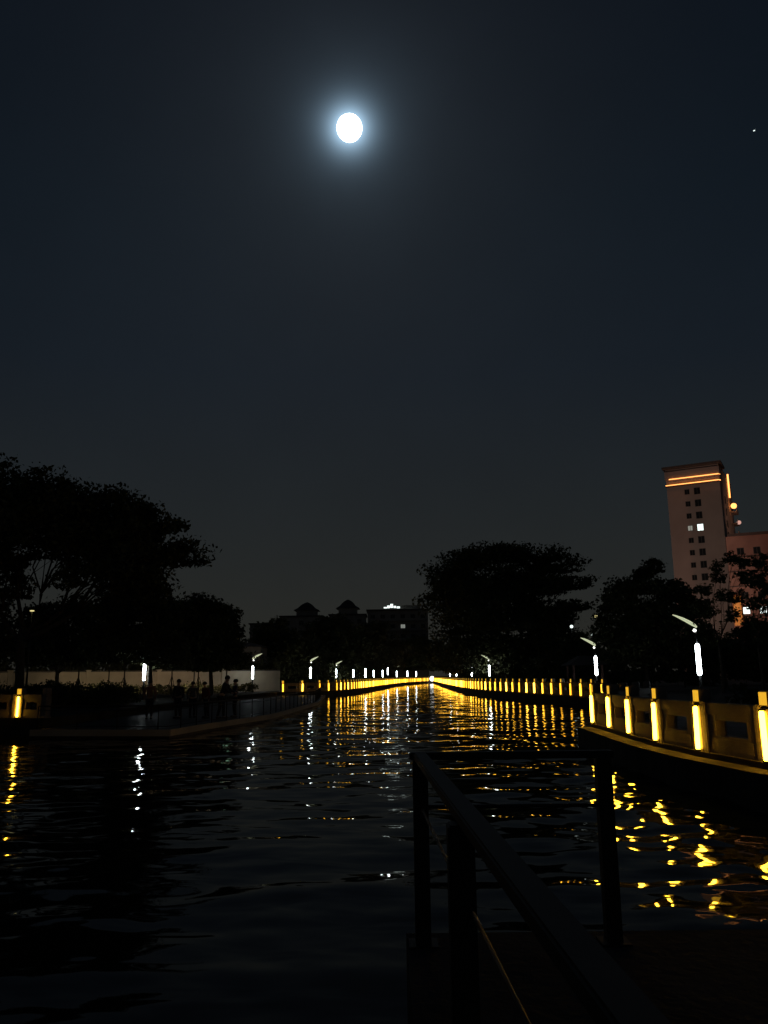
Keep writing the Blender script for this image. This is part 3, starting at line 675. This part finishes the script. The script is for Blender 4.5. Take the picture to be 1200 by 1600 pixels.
# ------------------------------------------------------------------ railings
def rail_run(label, pts, h, base, post_every, name='metal_railing', pr=.022, mids=(.5, .12), group=None):
    pts = [Vector((*p, 0)) for p in pts]; o0 = pts[0]
    r = thing(name, label, 'railing', (o0.x, o0.y, base), 0, group)
    for k, (z, rad) in enumerate([(h, .028)] + [(h*m, .014) for m in mids]):
        bm = NB(); tube(bm, [p-o0+Vector((0, 0, z)) for p in pts], rad, 8); obj('top_rail' if k == 0 else 'rail', bm, M['steel'], r)
    bm = NB(); tube(bm, [(0, 0, 0), (0, 0, h-.02)], pr, 8); pm = mesh('post', bm, M['steel'])
    for q in resample([(p.x, p.y) for p in pts], post_every): link('post', pm, r, (q.x-o0.x, q.y-o0.y, 0))
rail_run('thin dark metal railing around the low left platform', [(-13.0, 30.75), (-7.9, 29.85), (-7.45, 33.15), (-5.95, 41), (-5.25, 60.8), (-6.35, 80)], .85, .15, 1.6, mids=(.82, .14))
# foreground railing at the landing
fg = thing('landing_railing', 'dark foreground railing of square posts and thick rails at the landing', 'railing', (.19, 4.80, .5))
def fobj(name, fn, m='steel', bev=.006):
    bm = NB(); fn(bm)
    if bev: bevel(bm, bev, 2)
    return obj(name, bm, M[m], fg)
def gp(x, y): return (x-.19, y-4.80)
for (x, y) in ((.19, 4.80), (1.24, 4.80), (.235, 2.75)):
    px, py = gp(x, y)
    fobj('post', lambda b: bx(b, px, py, .49, .085, .085, .98))
    fobj('post_foot', lambda b: bx(b, px, py, .006, .16, .16, .012), bev=0)
fobj('top_rail', lambda b: bx(b, (1.24-.19)/2, 0, 1.0, 1.05+.12, .085, .04))
ang = math.atan2(-5.6, .2)
L = math.hypot(5.6, .2); mx, my = .10, -2.8
fobj('top_rail', lambda b: bx(b, mx, my-.05, 1.0, L, .075, .042, math.atan2(-5.6, .2)))
for z in (.72,):
    bm = NB(); tube(bm, [(.0427, 0, z), (1.0073, 0, z)], .010, 10); obj('rail', bm, M['steel'], fg)
    bm = NB(); tube(bm, [(.002, -.045, z), (.2, -5.6, z)], .007, 10); obj('rail', bm, M['steel'], fg)

# ------------------------------------------------------------------ people on the platform
def skinmesh(name, verts, edges, rad, m, parent, root=0, lv=2):
    me = bpy.data.meshes.new(name); me.from_pydata(verts, edges, []); me.materials.append(m)
    o = link(name, me, parent)
    md = o.modifiers.new('skin', 'SKIN'); md.use_smooth_shade = True
    for i, v in enumerate(me.skin_vertices[0].data):
        r = rad[i]; v.radius = r if isinstance(r, tuple) else (r, r); v.use_root = (i == root)
    s = o.modifiers.new('sub', 'SUBSURF'); s.levels = lv; s.render_levels = lv
    return o
def person(x, y, rz, label, hgt, top, legs, lean=0., arm='down', stance=.0, base=.15):
    r = thing('person', label, 'person', (x, y, base), rz, 'people standing on the platform'); k = hgt/1.7
    def P(a, b, c): return (a*k, b*k, c*k)
    ly = lambda z: -lean*max(0, z-.9)                                         # forward is -Y
    hx = .09; sx = .19
    V = [P(0, 0, .93), P(0, ly(1.1), 1.10), P(0, ly(1.3), 1.30), P(0, ly(1.42), 1.42), P(0, ly(1.5)-.01, 1.50), P(0, ly(1.6)-.02, 1.60), P(0, ly(1.67)-.02, 1.67)]
    E = [(0,1),(1,2),(2,3),(3,4),(4,5),(5,6)]; Rr = [(.13,.09),(.12,.085),(.15,.095),(.10,.07),.05,(.075,.09),(.065,.075)]
    for s in (-1, 1):
        i = len(V); f = stance*s
        V += [P(s*hx, 0, .86), P(s*.10, -.03-f*.4, .48), P(s*.10, .02-f, .08), P(s*.11, -.13-f, .04)]
        E += [(0, i), (i, i+1), (i+1, i+2), (i+2, i+3)]; Rr += [.085, .058, .04, .035]
        i = len(V)
        if arm == 'rail': a = [P(s*sx, ly(1.4), 1.40), P(s*.24, ly(1.4)-.12, 1.16), P(s*.20, ly(1.4)-.36, 1.05), P(s*.19, ly(1.4)-.44, 1.03)]
        elif arm == 'phone' and s == 1: a = [P(s*sx, ly(1.4), 1.40), P(s*.24, ly(1.4)-.08, 1.16), P(s*.14, ly(1.4)-.30, 1.32), P(s*.12, ly(1.4)-.36, 1.40)]
        else: a = [P(s*sx, ly(1.4), 1.40), P(s*.25, ly(1.2)+.02, 1.13), P(s*.24, ly(1.0)-.06, .88), P(s*.24, ly(1.0)-.10, .79)]
        V += a; E += [(3, i), (i, i+1), (i+1, i+2), (i+2, i+3)]; Rr += [.055, .043, .032, .03]
    skinmesh('body', V, E, [tuple(q*k for q in a) if isinstance(a, tuple) else a*k for a in Rr], M['skin'], r)
    # shirt and trousers, a little fuller than the body
    tv = [V[i] for i in (0, 1, 2, 3)]; te = [(0,1),(1,2),(2,3)]; tr_ = [(.15,.11),(.14,.105),(.165,.115),(.115,.085)]
    for s, i in ((-1, 11), (1, 19)):
        j = len(tv); tv += [V[i], V[i+1], V[i+2]]; te += [(3, j), (j, j+1), (j+1, j+2)]; tr_ += [.07, .056, .042]
    skinmesh('jacket', tv, te, [tuple(q*k for q in a) if isinstance(a, tuple) else a*k for a in tr_], top, r)
    lv_ = [V[0]]; le = []; lr = [(.145, .115)]
    for i in (7, 15):
        j = len(lv_); lv_ += [V[i], V[i+1], V[i+2]]; le += [(0, j), (j, j+1), (j+1, j+2)]; lr += [.105, .075, .055]
    skinmesh('trousers', lv_, le, [tuple(q*k for q in a) if isinstance(a, tuple) else a*k for a in lr], legs, r)
    bm = NB(); bmesh.ops.create_icosphere(bm, subdivisions=2, radius=.112*k)
    for v in bm.verts: v.co.y *= 1.1; v.co.z = v.co.z*1.05 if v.co.z > -.04 else -.04
    for f in bm.faces: f.smooth = True
    obj('hair', bm, M['hair'], r, (0, (ly(1.64)+.01)*k, 1.66*k))
    for s in (-1, 1):
        bm = NB(); bx(bm, 0, 0, .045, .09, .26, .09); bevel(bm, .02, 2); ix = 9 if s < 0 else 17; f = V[ix]
        obj('shoe', bm, M['cloth_dark'], r, (f[0], f[1]-.07, 0))
person(-10.95, 38.0, .2, 'person in brownish top standing under the leftmost tube lamp', 1.70, M['cloth_brown'], M['cloth_dark'])
person(-9.7, 38.3, -.3, 'dark-haired person right of the leftmost tube lamp, arms down', 1.72, M['cloth_dark'], M['cloth_dark'])
person(-9.15, 38.8, .5, 'shorter person in grey beside the dark-haired one', 1.62, M['cloth_grey'], M['cloth_dark'])
person(-8.35, 38.3, -.7, 'person in dull red, fourth from the left on the platform', 1.60, M['cloth_red'], M['cloth_dark'], lean=.25)
person(-7.55, 37.6, 1.4, 'tallest person leaning forward with hands on the railing', 1.86, M['cloth_dark'], M['cloth_dark'], lean=.35, arm='rail', stance=.1)
person(-7.1, 38.6, -1.2, 'rightmost person in blue holding up a phone', 1.70, M['cloth_blue'], M['cloth_dark'], arm='phone')
